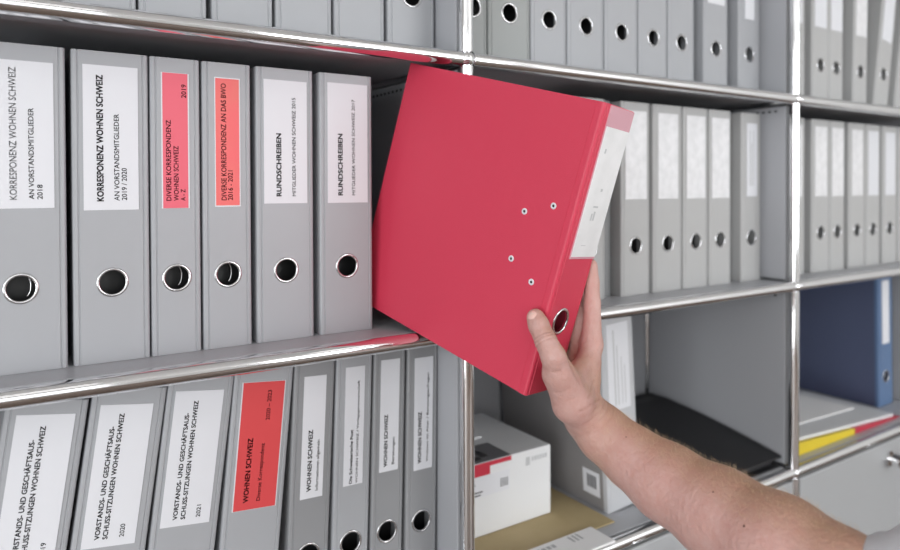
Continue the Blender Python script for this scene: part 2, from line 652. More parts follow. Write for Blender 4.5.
S0, S1, SL = 0.0083, 0.3583, -0.3417
KY = 0.782 / 0.775
g = 'grey binders on the left middle shelf'
binder(78.0, 0.036, S0, 0, 'wide grey binder with pale grey lettering dated 2018', g, (-25.5, 165, 28.7, 306),
       [('KORRESPONENZ WOHNEN SCHWEIZ', -5.4, 173.5, 125.7, 6.1, 'pale'), ('AN VORSTANDSMITGLIEDER', 9.5, 173.8, 87.4, 4.5, 'reg'),
        ('2018', 16.4, 173.7, 14.0, 4.6, 'reg')], lever=True)
binder(70.8, 0.1155, S0, 0, 'wide grey binder with white label dated 2019 / 2020', g, (-25.5, 162, 25.1, 308),
       [('KORRESPONENZ WOHNEN SCHWEIZ', -10.7, 171.1, 126.9, 6.0, 'bold'), ('AN VORSTANDSMITGLIEDER', 4.5, 171.4, 88.2, 4.8, 'reg'),
        ('2019 / 2020', 11.4, 171.9, 32.8, 4.9, 'reg')])
binder(50.4, 0.1777, S0, 0, 'narrow grey binder with rose red label marked A - Z and 2019', g, (-14.6, 162.5, 13.7, 306.5),
       [('DIVERSE KORRESPONDENZ', -7.8, 170.8, 85.3, 5.0, 'reg'), ('WOHNEN SCHWEIZ', -0.3, 170.7, 58.1, 5.1, 'reg'),
        ('A - Z', 6.6, 170.6, 12.3, 4.7, 'reg'), ('2019', 8.0, 280.5, 14.3, 5.1, 'thin')],
       card=('label_pink', 1.3, 0.3, 1.6, 0.3), lever=True, ink='ink_red')
binder(53.1, 0.2318, S0, 0, 'narrow grey binder with coral red label dated 2016 - 2021', g, (-13.8, 163.3, 14.2, 306),
       [('DIVERSE KORRESPONDENZ AN DAS BWO', -4.4, 170.6, 128.7, 5.7, 'reg'), ('2016 - 2021', 2.6, 170.6, 32.8, 5.3, 'thin')],
       card=('label_red2', 1.0, 1.5, 1.3, 1.2), lever=True, ink='ink_red')
binder(68.5, 0.2986, S0, 0, 'wide grey binder with white label for members dated 2015', g, (-25.7, 166, 25.9, 308.5),
       [('RUNDSCHREIBEN', -8.6, 174.5, 72.2, 5.8, 'bold'), ('MITGLIEDER WOHNEN SCHWEIZ 2015', 9.6, 174.4, 114.6, 4.4, 'thin')])
binder(70.0, 0.3758, S0, 0, 'wide grey binder with white label dated 2017, next to the red binder', g, (-25.1, 165.7, 27.8, 311),
       [('RUNDSCHREIBEN', -8.9, 175.0, 74.3, 6.0, 'bold'), ('MITGLIEDER WOHNEN SCHWEIZ 2017', 8.6, 174.9, 117.0, 4.2, 'thin')])

def LB(*a, **k):
    return binder(*a, hz=0.0860, dz=9.6, **k)


g = 'leaning grey binders on the lower left shelf'
def V(y_, a, b, c, zz=174.5):
    return [('VORSTANDS- UND GESCHÄFTSAUS-', a, zz, 112.8, 4.6, 'semi'),
            ('SCHUSS-SITZUNGEN WOHNEN SCHWEIZ', b, zz - .3, 126.0, 4.7, 'semi'), (y_, c, zz, 13.0, 4.6, 'reg')]


LB(71.0, 0.0126, -0.3366, 8.3, 'leaning grey binder with white label dated 2019, leftmost on lower shelf', g,
       (-25.3, 167, 25.1, 311.5), V('2019', -9.0, -1.5, 14.0))
LB(70.8, 0.0889, -0.3370, 7.9, 'leaning grey binder with white label dated 2020', g,
       (-26.8, 165.4, 23.3, 308.6), V('2020', -13.4, -5.9, 9.5, 173.6))
LB(69.4, 0.1652, -0.3374, 7.0, 'leaning grey binder with white label dated 2021', g,
       (-26.6, 167.0, 24.4, 310.9), V('2021', -12.4, -4.3, 11.4, 174.2))
LB(68.8, 0.244, -0.3385, 5.3, 'grey binder with wide red label dated 2020 – 2023', g, (-25.2, 165.9, 25.6, 310),
       [('WOHNEN SCHWEIZ', -11.0, 174.6, 72.0, 5.9, 'semi'), ('Diverse Korrespondenz', 3.5, 174.9, 64.6, 4.6, 'thin'),
        ('2020 – 2023', 7.0, 265.8, 33.9, 4.8, 'thin')], card=('label_red', 1.2, 0.4, 1.3, 0.4), ink='ink_red')
LB(51.3, 0.3194, -0.3405, 2.7, 'darker grey binder with white label about general information', g, (-13.6, 162.8, 14.4, 307.9),
       [('WOHNEN SCHWEIZ', -3.4, 171.1, 72.7, 5.4, 'semi'), ('Informationen allgemein', 6.6, 170.7, 60.3, 3.6, 'thin')], m='binder_mid')
LB(48.6, 0.3757, -0.3409, 1.9, 'narrow grey binder with two small lines of type on white label', g, (-12.4, 165.8, 13.4, 311.6),
       [('Die Schweizerische Post', -3.0, 167.9, 66.1, 3.8, 'semi'), ('WOHNEN SCHWEIZ / Verlagsgenossenschaft', 5.0, 167.3, 126.9, 3.0, 'thin')])
LB(45.1, 0.4268, -0.3411, 1.6, 'narrowest grey binder on lower shelf with a label about consulting', g, (-13.4, 171.7, 13.3, 313.9),
       [('WOHNEN SCHWEIZ', -5.2, 178.2, 65.7, 5.2, 'semi'), ('Beratungen', 5.6, 179.4, 34.6, 3.8, 'thin')], m='binder_mid')
LB(46.5, 0.4785, -0.3412, 1.1, 'rightmost grey binder on lower left shelf, beside the chrome post', g, (-13.2, 162.8, 14.6, 309.9),
       [('WOHNEN SCHWEIZ', -5.0, 171.6, 67.0, 5.4, 'semi'), ('Wohnen im Alter / Beratungsanfragen', 6.6, 171.6, 117.3, 3.4, 'thin')], m='binder_mid')

g = 'grey binders on the top left shelf'
ordw = ['first', 'second', 'third', 'fourth', 'fifth', 'sixth', 'seventh', 'eighth', 'ninth']
for k, (a, b) in enumerate([(0.0028, .0728), (.0746, .1402), (.1426, .2110), (.2164, .2847), (.2882, .3576), (.3611, .4292), (.4339, .5035)]):
    lb = ['bottom of wide grey binder at the upper left corner, above the label dated 2018',
          'bottom of grey binder above the binder dated 2019 / 2020', 'bottom of grey binder above the two narrow red-labelled binders',
          'bottom of grey binder above the binder dated 2015', 'bottom of grey binder above the binder dated 2017',
          'bottom of grey binder above the top left corner of the red binder',
          'grey binder at the right end of top left shelf, beside chrome post'][k]
    binder((b - a) * 1000, (a + b) / 2, S1, 0, lb, g, (-24, 165, 24, 308), hole=True, hz=0.0785)

g = 'grey binders on the top middle shelf'
top = [(.5400, .5897, 'binder_old', 'narrow faded grey binder right behind the chrome post, top middle shelf'),
       (.5915, .6670, 'binder_old', 'wide faded greenish grey binder, second from the post on top shelf'),
       (.6690, .7382, 'binder', 'grey binder right of the faded one on the top middle shelf'),
       (.7405, .8170, 'binder', 'grey binder above the spine of the red binder, top middle shelf'),
       (.8192, .8945, 'binder', 'grey binder above the label corner of the red binder, top middle shelf'),
       (.8971, .9673, 'binder', 'fourth grey binder from the right end of the top middle shelf'),
       (.9699, 1.0383, 'binder', 'third grey binder from the right end of the top middle shelf'),
       (1.0640, 1.1334, 'binder', 'second grey binder from the right end of top middle shelf, after a gap'),
       (1.1650, 1.2321, 'binder', 'last grey binder on the top middle shelf, beside the side panel')]
for k, (a, b, m, lb) in enumerate(top):
    nw = k in (0, 8)
    binder((b - a) * 1000, (a + b) / 2, S1, 0, lb, g, (-14, 150, 14, 306) if nw else (-24, 164, 24, 308), m=m, lab_m='label', hz=0.0785)

g = 'grey binders on the middle shelf behind the red binder'
mid = [(.7500, .8168, 'binder_lifted', 0.05, 'grey binder mostly hidden behind the red binder and hand'),
       (.8527, .9208, 'binder_lifted', 0.05, 'grey binder with glossy white label just right of the red binder'),
       (.9290, 1.0026, 'binder_lifted', 0.05, 'second grey binder right of the red binder, glossy label'),
       (1.0060, 1.0735, 'binder_lifted', 0.05, 'third grey binder right of the red binder, glossy label'),
       (1.0775, 1.1402, 'binder_lifted', 0.05, 'fourth grey binder right of the red binder, narrow look'),
       (1.1720, 1.2333, 'binder_lifted', 0.05, 'last grey binder on the middle shelf with small printed label')]
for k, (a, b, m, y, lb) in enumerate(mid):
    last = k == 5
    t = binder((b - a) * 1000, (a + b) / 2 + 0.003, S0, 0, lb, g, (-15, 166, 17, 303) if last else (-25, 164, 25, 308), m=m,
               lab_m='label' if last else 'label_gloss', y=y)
    if last:
        lbo = [c for c in t.children if c.name.startswith('spine_label')][0]
        bm = bmesh.new()
        for (x, z0, z1) in ((-6, 180, 285), (-1, 180, 262), (5, 180, 285)):
            add_box(bm, x / 1000 - .0012, x / 1000 + .0012, -0.0011, -0.0009, z0 / 1000, z1 / 1000)
        obj('printed_lines', bm, 'print_grey', lbo)
# slim dark file between the hidden binder and its neighbour
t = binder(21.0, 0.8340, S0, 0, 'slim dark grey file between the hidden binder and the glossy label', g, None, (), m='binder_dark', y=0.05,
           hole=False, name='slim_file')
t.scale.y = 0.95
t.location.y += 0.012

g = 'grey binders on the top right shelf'
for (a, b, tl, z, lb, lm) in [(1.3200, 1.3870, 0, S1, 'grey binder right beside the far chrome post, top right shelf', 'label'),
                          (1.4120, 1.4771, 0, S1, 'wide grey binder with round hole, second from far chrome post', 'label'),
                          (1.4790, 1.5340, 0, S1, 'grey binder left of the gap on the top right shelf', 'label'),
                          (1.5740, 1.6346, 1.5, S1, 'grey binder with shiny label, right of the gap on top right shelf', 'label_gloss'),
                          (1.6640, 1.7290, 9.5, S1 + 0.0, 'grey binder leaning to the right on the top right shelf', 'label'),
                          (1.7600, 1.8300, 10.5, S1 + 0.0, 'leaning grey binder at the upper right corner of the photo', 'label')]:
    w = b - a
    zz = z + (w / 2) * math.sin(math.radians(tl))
    binder(w * 1000, (a + b) / 2, zz, tl, lb, g, (-22, 166, 22, 308), lab_m=lm, m='binder_lifted')

g = 'grey binders on the right middle shelf'
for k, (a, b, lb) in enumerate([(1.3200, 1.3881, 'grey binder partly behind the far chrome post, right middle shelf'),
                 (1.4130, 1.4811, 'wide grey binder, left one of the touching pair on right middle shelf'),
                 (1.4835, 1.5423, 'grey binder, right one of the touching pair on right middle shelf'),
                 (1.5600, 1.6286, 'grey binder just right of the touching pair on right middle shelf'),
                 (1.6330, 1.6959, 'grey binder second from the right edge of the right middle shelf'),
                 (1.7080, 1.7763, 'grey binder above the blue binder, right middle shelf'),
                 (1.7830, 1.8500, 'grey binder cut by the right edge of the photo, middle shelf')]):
    binder((b - a) * 1000, (a + b) / 2, S0, 0, lb, g, (-22, 164, 23, 308), lab_m='label_gloss' if k < 4 else 'label', m='binder_lifted')

# blue binder and its neighbour in the right compartment
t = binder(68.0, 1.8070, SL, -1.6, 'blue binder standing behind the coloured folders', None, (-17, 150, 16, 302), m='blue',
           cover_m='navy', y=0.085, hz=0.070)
t.location.z += 0.034 * math.sin(math.radians(1.6))
t.scale.y = 0.88
t = binder(70.0, 1.912, SL, 0, 'grey binder standing right of the blue binder', None, (-20, 164, 20, 308), y=0.075)
t.scale.y = 0.92

# big archive binder in the lower middle compartment, its side turned to the camera
t = binder(75.0, 0.8755, SL, -3.6, 'grey binder with small square sticker on its side, behind the wrist', None, (-25, 164, 24, 306),
           [], m='binder_pale', cover_m='binder_shaded', y=0.061)
t.location.z += 0.0375 * math.sin(math.radians(3.6))
t.scale.y = 0.95
lbo = [c for c in t.children if c.name.startswith('spine_label')][0]
bm = bmesh.new()
for (x, z0, z1, w) in ((-10, 172, 296, 1.6), (-3, 172, 270, 1.2), (6, 172, 250, 0.8), (13, 172, 236, 0.8)):
    add_box(bm, (x - w) / 1000, (x + w) / 1000, -0.0011, -0.0009, z0 / 1000, z1 / 1000)
obj('printed_lines', bm, 'print_grey', lbo)
st = box('side_sticker', 'label', (-0.0381, -0.0374, 0.018, 0.058, 0.020, 0.060), t)
bm = bmesh.new()
for k, (a, b) in enumerate([(0.0255, 0.030), (0.0315, 0.036), (0.037, 0.041), (0.0425, 0.0475)]):
    add_box(bm, -0.0384, -0.0381, a, b, 0.032, 0.053)
obj('printed_bars', bm, 'card_grey', st)

# ------------------------------------------------------------------ carton, envelope and papers
t = thing('carton', 'white carton with red band and dark picture, behind the chrome post', 'box', (0.6505, 0.2070, SL + 0.0026))
W2, D2, H2 = 0.110, 0.0945, 0.1115
bm = bmesh.new()
add_box(bm, -W2, W2, -D2, D2, 0, H2, bevel=0.002)
obj('box_body', bm, 'card', t)
bm = bmesh.new()
add_box(bm, -W2 + .012, 0.034, -0.010, D2 - 0.02, H2 + 0.0003, H2 + 0.0032, bevel=0.001)
obj('lid_flap', bm, 'card', t)
bm = bmesh.new()
add_box(bm, -W2 + .002, 0.0290, -D2 + 0.001, -D2 + 0.062, H2 - 0.0001, H2 + 0.0003)
pic = obj('printed_picture', bm, 'card_grey', t)
bm = bmesh.new()
prev = None
for k in range(13):
    a = PI * k / 12
    p = Vector((-0.032 + 0.024 * math.cos(a), -D2 + 0.030 + 0.020 * math.sin(a), H2 + 0.0008))
    if prev:
        add_tube(bm, prev, p, 0.0016, 8)
    prev = p
add_box(bm, -0.061, -0.049, -D2 + 0.016, -D2 + 0.034, H2 + 0.0001, H2 + 0.0009)
add_box(bm, -0.016, -0.004, -D2 + 0.016, -D2 + 0.034, H2 + 0.0001, H2 + 0.0009)
add_box(bm, -0.047, -0.020, -D2 + 0.010, -D2 + 0.020, H2 + 0.0001, H2 + 0.0009)
obj('pictured_headset', bm, 'print_black', pic)
bm = bmesh.new()
add_box(bm, -W2 + .002, 0.0290, -D2 - 0.0004, -D2 + 0.0004, H2 - 0.0075, H2 - 0.001)
add_box(bm, -W2 + .002, -0.012, -D2 - 0.0004, -D2 + 0.0004, H2 - 0.020, H2 - 0.0075)
obj('red_band', bm, 'print_red', t)
stk = box('sticker', 'label', (-W2 + .004, 0.0255, -D2 - 0.0004, -D2 + 0.0001, 0.060, H2 - 0.0205), t)
bm = bmesh.new()
for (x0, x1, z) in ((-0.088, -0.052, .080), (-0.088, -0.045, .074), (-0.050, -0.026, .067), (-0.050, -0.030, .0625), (-0.048, -0.040, 0.079)):
    add_box(bm, x0, x1, -D2 - 0.0007, -D2 - 0.0004, z, z + 0.002)
for k in range(4):
    add_box(bm, 0.008 + k * 0.004, 0.0095 + k * 0.004, -D2 - 0.0007, -D2 - 0.0004, 0.067, 0.080)
obj('printed_lines', bm, 'ink_soft', stk)
bm = bmesh.new()
add_box(bm, 0.058, 0.066, -D2 - 0.0004, -D2, 0.088, 0.101)
for k in range(6):
    add_box(bm, 0.070 + k * 0.0055, 0.0735 + k * 0.0055, -D2 - 0.0004, -D2, 0.093, 0.100)
obj('faint_print', bm, 'print_grey', t)

bm = bmesh.new()
add_box(bm, 0.575, 0.826, 0.036, 0.192, SL + 0.0002, SL + 0.0022, bevel=0.0008)
tag(obj('kraft_envelope', bm, 'kraft'), 'flat brown kraft envelope under the white carton', 'envelope')
bm = bmesh.new()
add_box(bm, 0.565, 0.777, -0.0120, 0.0395, SL + 0.0024, SL + 0.0064, bevel=0.0015)
bk = thing('booklet', 'narrow white booklet on the kraft envelope at the shelf edge', 'booklet')
obj('sheet_block', bm, 'paper', bk)
bm = bmesh.new()
for k in range(3):
    add_box(bm, 0.722 + k * 0.008, 0.7255 + k * 0.008, 0.018, 0.034, SL + 0.0064, SL + 0.0066)
for k in range(5):
    add_box(bm, 0.650 + k * 0.009, 0.656 + k * 0.009, 0.022, 0.030, SL + 0.0064, SL + 0.0066)
obj('printed_lines', bm, 'ink_pale', bk)

# black binder lying flat, its thick spine to the back
t = thing('flat_ring_binder', 'black binder lying flat beside the side panel, behind the forearm', 'binder')
bx0, bx1, by0, by1 = 0.985, 1.250, 0.016, 0.333


def wedge(name, z00, z01, z10, z11, x0, x1, y0, y1, m, parent, sag=0.0):
    """sheet whose lower/upper heights are (z00,z01) at the front and (z10,z11) at the back"""
    bm = bmesh.new()
    n = 14
    rows = []
    for j in range(n + 1):
        f = j / n
        y = y0 + (y1 - y0) * f
        zl = z00 + (z10 - z00) * f
        zh = z01 + (z11 - z01) * f + sag * math.sin(PI * f) - (0.012 * max(0, (f - 0.86) / 0.14) ** 2 if sag else 0)
        rows.append([bm.verts.new(c) for c in ((x0, y, zl), (x1, y, zl), (x1, y, zh), (x0, y, zh))])
    for a, b in zip(rows, rows[1:]):
        for k in range(4):
            bm.faces.new((a[k], a[(k + 1) % 4], b[(k + 1) % 4], b[k]))
    bm.faces.new(rows[0])
    bm.faces.new(rows[-1])
    return obj(name, bm, m, parent)


wedge('cover', SL + .0005, SL + .003, SL + .0005, SL + .003, bx0, bx1, by0, by1, 'black', t)
wedge('page_stack', SL + .003, SL + .016, SL + .003, SL + .062, bx0 + .012, bx1 - .012, by0 + .012, by1 - .014, 'black', t)
wedge('cover', SL + .016, SL + .020, SL + .062, SL + .067, bx0, bx1, by0, by1, 'black', t, sag=0.006)
wedge('spine', SL + .003, SL + .0580, SL + .003, SL + .052, bx0, bx1, by1 - .008, by1, 'black', t)

# coloured folders and papers in the right compartment
g = 'folders and papers under the blue binder'
SLOPE = math.atan2(0.026, 0.446)


def sloped(name, label, m, x0, x1, y0, y1, zt0, th, cat, rz=0.0, floor=False):
    """flat stack whose top falls from zt0 at x=1.29 with the slope of the pile"""
    bm = bmesh.new()
    cx, cy = (x0 + x1) / 2, (y0 + y1) / 2
    add_box(bm, x0, x1, y0, y1, 0, 1, bevel=0)
    bmesh.ops.rotate(bm, verts=bm.verts, cent=(cx, cy, 0), matrix=Matrix.Rotation(rz, 3, 'Z'))
    for v in bm.verts:
        zt = zt0 - (v.co.x - 1.29) * math.tan(SLOPE)
        v.co.z = zt if v.co.z > 0.5 else ((SL + 0.0005) if floor else zt - th)
    o = obj(name, bm, m)
    tag(o, label, cat)
    return o


sloped('yellow_folder', 'yellow folder at the front left of the paper pile', 'yellow', 1.290, 1.540, 0.026, 0.245, -0.3150, 0.0, 'folder', floor=True)
sloped('red_folder', 'red folder at the right end of the paper pile', 'red_card', 1.5415, 1.742, 0.026, 0.245, -0.3135, 0.0, 'folder', floor=True)
sloped('paper_sheaf', 'greyish sheaf of papers lying on the yellow and red folders', 'paper3', 1.300, 1.722, 0.032, 0.240, -0.3065, 0.0065, 'paper')
sloped('paper_sheet', 'white sheet of paper lying topmost on the pile', 'paper', 1.300, 1.668, 0.085, 0.310, -0.3035, 0.0025, 'paper', rz=0.05)

# ------------------------------------------------------------------ the red binder, pulled out and tipped
OB = Vector((0.48457192, -0.15943107, -0.03510861))
A_ = Vector((-0.25286907, 0.93231542, 0.25854438)).normalized()
H_ = Vector((0.13901329, -0.22944472, 0.96334336)).normalized()
N_ = A_.cross(H_).normalized()
A_ = H_.cross(N_).normalized()
rb = thing('lever_arch_binder', 'bright red binder held by the hand, pulled out of the shelf', 'binder')
rm = Matrix.Identity(4)
for i in range(3):
    rm[i][0], rm[i][1], rm[i][2], rm[i][3] = N_[i], A_[i], H_[i], OB[i]
rb.matrix_world = rm
RT = 0.0659
# local axes: x = thickness (0 near cover .. RT far cover), y = depth from the spine, z = height
def rspine():
    bm = spine_bm(RT, True)
    for v in bm.verts:
        v.co.x += RT / 2
    return bm
obj('spine', rspine(), 'red', rb)
bm = bmesh.new()
# near cover with the pressed hinge crease and four rivet holes
add_box(bm, 0, 0.0024, 0.0095, BD, 0, BH, bevel=0.0007, seg=2)
for v in bm.verts:
    if v.co.z < 0.01 and v.co.y > 0.012:
        v.co.z += 0.0035
ncov = obj('cover', bm, 'red', rb)
bm = bmesh.new()
add_box(bm, -0.0003, 0.0002, 0.0100, 0.0112, 0.001, BH - 0.001)
obj('hinge_crease', bm, 'red', ncov)
bm = bmesh.new()
add_box(bm, RT - 0.0024, RT, 0.0095, BD, 0, BH, bevel=0.0007, seg=2)
for v in bm.verts:
    if v.co.y > 0.012:
        v.co.x -= (v.co.y - 0.012) / (BD - 0.012) * 0.040
        if v.co.z < 0.01:
            v.co.z += (v.co.y - 0.012) / (BD - 0.012) * 0.022
obj('cover', bm, 'red', rb)
bm = bmesh.new()
add_box(bm, 0.0040, 0.020, 0.055, BD - 0.012, 0.006, BH - 0.014)
obj('page_stack', bm, 'paper', rb)
bm = bmesh.new()
add_box(bm, 0.004, RT - 0.008, 0.026, 0.028, 0.006, BH - 0.006)
obj('hole_shade', bm, 'dark', rb)  # dark sheet painting the shade seen through the ring
o = obj('finger_ring', torus_bm(HR + 0.0004, 0.0018, 0.7), 'ring', rb)
o.location = (RT / 2 - 0.003, 0, HZ0)
# move the spine hole to where the ring sits
sp = [c for c in rb.children if c.name.startswith('spine')][0]
for v in sp.data.vertices:
    if (v.co.x - RT / 2) ** 2 + (v.co.z - HZ0) ** 2 < (HR + .001) ** 2:
        v.co.x -= 0.003
pk = box('label_pocket', 'pocket', (0.0115, 0.0636, -0.0010, 0.0002, 0.1530, 0.3172), rb)
lb = box('label_insert', 'label_pocketed', (0.0128, 0.0630, -0.0014, -0.0009, 0.1555, 0.2955), pk)
bm = bmesh.new()
for (x0, x1, z0, z1) in ((.026, .036, .168, .1685), (.030, .033, .196, .2035), (.0345, .038, .196, .206), (.030, .040, .210, .212),
                         (.036, .040, .228, .231), (.022, .025, .268, .273)):
    add_box(bm, x0, x1, -0.0016, -0.0014, z0, z1)
obj('printed_lines', bm, 'print_grey', lb)
for (ya, zh) in ((0.0609, 0.1867), (0.0274, 0.2022), (0.0620, 0.1326), (0.0296, 0.1172)):
    bm = bmesh.new()
    prof = [(0.0013, 0.0004), (0.0016, -0.0007), (0.0024, -0.0009), (0.0033, -0.0006), (0.0037, 0.0003)]
    n = 24
    rr = [[bm.verts.new((d, ya + r * math.cos(2 * PI * k / n), zh + r * math.sin(2 * PI * k / n))) for k in range(n)] for r, d in prof]
    for p, q in zip(rr, rr[1:]):
        for k in range(n):
            bm.faces.new((p[k], p[(k + 1) % n], q[(k + 1) % n], q[k]))
    rv = obj('rivet', bm, 'label', rb, smooth=True)
    bm = bmesh.new()
    add_tube(bm, (0.0004, ya, zh), (-0.0004, ya, zh), 0.0015, 16)
    obj('rivet_hole', bm, 'dark', rv)


# ------------------------------------------------------------------ the person: hand and forearm
def BL(n, a, h):
    return OB + N_ * n + A_ * a + H_ * h


VOX = 0.0014
blo = np.array([0.44, -0.56, -0.30])
bhi = np.array([0.70, -0.04, 0.15])
dim = np.ceil((bhi - blo) / VOX).astype(int)
gx = (blo[0] + np.arange(dim[0]) * VOX).astype(np.float32)
gy = (blo[1] + np.arange(dim[1]) * VOX).astype(np.float32)
gz = (blo[2] + np.arange(dim[2]) * VOX).astype(np.float32)


class Field:
    def __init__(s):
        s.v = np.full(tuple(dim), 0.2, np.float32)

    def cap(s, a, b, ra, rb, k=0.004, flat=None):
        """tapered capsule a-b; flat = (axis, factor) squeezes it along an axis"""
        a, b = np.array(a, np.float32), np.array(b, np.float32)
        m = max(ra, rb) * 1.3 + k + 4 * VOX
        lo = np.maximum(((np.minimum(a, b) - m - blo) / VOX).astype(int), 0)
        hi = np.minimum(((np.maximum(a, b) + m - blo) / VOX).astype(int) + 1, dim)
        if np.any(hi <= lo):
            return
        X = gx[lo[0]:hi[0], None, None] - a[0]
        Y = gy[None, lo[1]:hi[1], None] - a[1]
        Z = gz[None, None, lo[2]:hi[2]] - a[2]
        d = b - a
        L2 = max(float(d @ d), 1e-12)
        t = np.clip((X * d[0] + Y * d[1] + Z * d[2]) / L2, 0, 1)
        PX, PY, PZ = X - t * d[0], Y - t * d[1], Z - t * d[2]
        if flat is not None:
            ax = np.array(flat[0], np.float32)
            c = PX * ax[0] + PY * ax[1] + PZ * ax[2]
            e = (1.0 / flat[1] - 1.0) * c
            PX, PY, PZ = PX + e * ax[0], PY + e * ax[1], PZ + e * ax[2]
        dist = np.sqrt(PX * PX + PY * PY + PZ * PZ) - (ra + t * (rb - ra))
        old = s.v[lo[0]:hi[0], lo[1]:hi[1], lo[2]:hi[2]]
        q = np.maximum(k - np.abs(old - dist), 0) / k
        s.v[lo[0]:hi[0], lo[1]:hi[1], lo[2]:hi[2]] = np.minimum(old, dist) - q * q * k * 0.25

    def chain(s, pts, k=0.004, flat=None):
        for (p, r), (q, t) in zip(pts, pts[1:]):
            s.cap(p, q, r, t, k, flat)


def surface_net(vol):
    neg = vol < 0
    nx, ny, nz = vol.shape
    cs = np.zeros((nx - 1, ny - 1, nz - 1), np.int8)
    corner = [(i, j, k) for i in (0, 1) for j in (0, 1) for k in (0, 1)]
    for (i, j, k) in corner:
        cs += neg[i:nx - 1 + i, j:ny - 1 + j, k:nz - 1 + k]
    act = np.argwhere((cs > 0) & (cs < 8))
    idx = np.full(cs.shape, -1, np.int64)
    idx[act[:, 0], act[:, 1], act[:, 2]] = np.arange(len(act))
    pos = np.zeros((len(act), 3))
    cnt = np.zeros(len(act))
    val = {c: vol[act[:, 0] + c[0], act[:, 1] + c[1], act[:, 2] + c[2]].astype(float) for c in corner}
    for c in corner:
        for ax in range(3):
            if c[ax] == 0:
                d = list(c)
                d[ax] = 1
                d = tuple(d)
                v0, v1 = val[c], val[d]
                m = (v0 < 0) != (v1 < 0)
                t = np.where(m, v0 / np.where(m, v0 - v1, 1), 0)
                p = np.tile(np.array(c, float), (len(act), 1))
                p[:, ax] += t
                pos[m] += p[m]
                cnt[m] += 1
    pos = (act + pos / cnt[:, None]) * VOX + blo
    quads = []
    for ax in range(3):
        u, w = [(1, 2), (2, 0), (0, 1)][ax]
        s0 = [slice(1, -1)] * 3
        s1 = [slice(1, -1)] * 3
        s0[ax] = slice(0, -1)
        s1[ax] = slice(1, None)
        a, b = neg[tuple(s0)], neg[tuple(s1)]
        e = np.argwhere(a != b)
        fl = a[e[:, 0], e[:, 1], e[:, 2]]
        off = np.ones(3, int)
        off[ax] = 0
        e = e + off
        def nb(du, dw):
            q = e.copy()
            q[:, u] -= du
            q[:, w] -= dw
            return idx[q[:, 0], q[:, 1], q[:, 2]]
        f = np.stack([nb(1, 1), nb(0, 1), nb(0, 0), nb(1, 0)], 1)
        f[~fl] = f[~fl][:, ::-1]
        quads.append(f[(f >= 0).all(1)])
    return pos, np.concatenate(quads)


def W3(*c):
    return np.array(c, float)


F = Field()
wrist = W3(0.5560, -0.1790, -0.0660)
# thumb, pressed on the near cover
thumb = [(BL(-0.0101, 0.0072, 0.0866), 0.0095), (BL(-0.0113, 0.0008, 0.0812), 0.0104), (BL(-0.0142, -0.0138, 0.0700), 0.0113),
         (BL(-0.008, -0.0240, 0.0560), 0.0126), (BL(0.003, -0.0285, 0.0400), 0.0150)]
F.chain(thumb, 0.004)
# ball of the thumb
F.chain([(BL(0.0040, -0.0276, 0.0360), 0.0155), (BL(0.0240, -0.0409, 0.0068), 0.0182), (BL(0.0446, -0.0476, -0.0063), 0.0198)], 0.008)
# fingers along the far cover
T_ = RT
fing = {
    'index': [(0.0752, -0.0205, 0.0590, .0118), (0.0787, -0.0060, 0.1020, .0092), (0.0777, 0.0010, 0.1240, .0084), (0.0750, 0.0060, 0.1430, .0072)],
    'middle': [(0.0842, 0.0020, 0.0560, .0118), (0.0827, 0.0180, 0.1020, .0094), (0.0797, 0.0250, 0.1270, .0086), (0.0757, 0.0310, 0.1480, .0074)],
    'ring': [(0.0852, 0.0230, 0.0470, .0112), (0.0827, 0.0390, 0.0910, .0090), (0.0797, 0.0460, 0.1150, .0083), (0.0757, 0.0520, 0.1340, .0072)],
    'pinky': [(0.0852, 0.0420, 0.0350, .0102), (0.0817, 0.0560, 0.0690, .0080), (0.0787, 0.0620, 0.0880, .0074), (0.0750, 0.0670, 0.1040, .0064)],
}
for nm, ch in fing.items():
    F.chain([(BL(*c[:3]), c[3]) for c in ch], 0.003)
# palm
cb = {'index': (0.0530, -0.0410, -0.0033), 'middle': (0.0630, -0.0360, -0.0080), 'ring': (0.0730, -0.0290, -0.0150), 'pinky': (0.0800, -0.0220, -0.0200)}
for nm, c in cb.items():
    m = fing[nm][0]
    F.cap(BL(*c), BL(*m[:3]), 0.0140, m[3], 0.006)
# the web to the index finger and the hollow of the palm
F.cap(BL(0.0180, -0.0350, 0.0300), BL(0.0620, -0.0262, 0.0430), 0.0130, 0.0104, 0.010)
F.cap(BL(0.0300, -0.0430, 0.0120), BL(0.0575, -0.0325, 0.0260), 0.0162, 0.0128, 0.010)
F.cap(BL(0.0490, -0.0455, 0.0000), BL(0.0650, -0.0280, 0.0400), 0.0140, 0.0105, 0.008)
# wrist and forearm
FA = [(0.5515, -0.1830, -0.0640, .0245), (0.5625, -0.1990, -0.0815, .0262), (0.5735, -0.2270, -0.0975, .0305), (0.5827, -0.2625, -0.1125, .0368),
      (0.5895, -0.3210, -0.1255, .0420), (0.5865, -0.3840, -0.1310, .0450), (0.5885, -0.4340, -0.1410, .0450), (0.5990, -0.4620, -0.1560, .0400),
      (0.618, -0.500, -0.155, .036)]
F.chain([(W3(*c[:3]), c[3]) for c in FA], 0.012)
F.chain([(W3(0.5600, -0.1780, -0.068), .0225), (W3(0.5720, -0.2030, -0.086), .0235)], 0.012)
F.cap(BL(0.070, -0.028, -0.012), W3(0.568, -0.190, -0.078), 0.0185, 0.0220, 0.012)
# head of the ulna: the small bump under the wrist
F.cap(W3(0.5490, -0.1985, -0.0815), W3(0.5510, -0.2000, -0.0850), 0.0120, 0.0120, 0.014)

vol = F.v
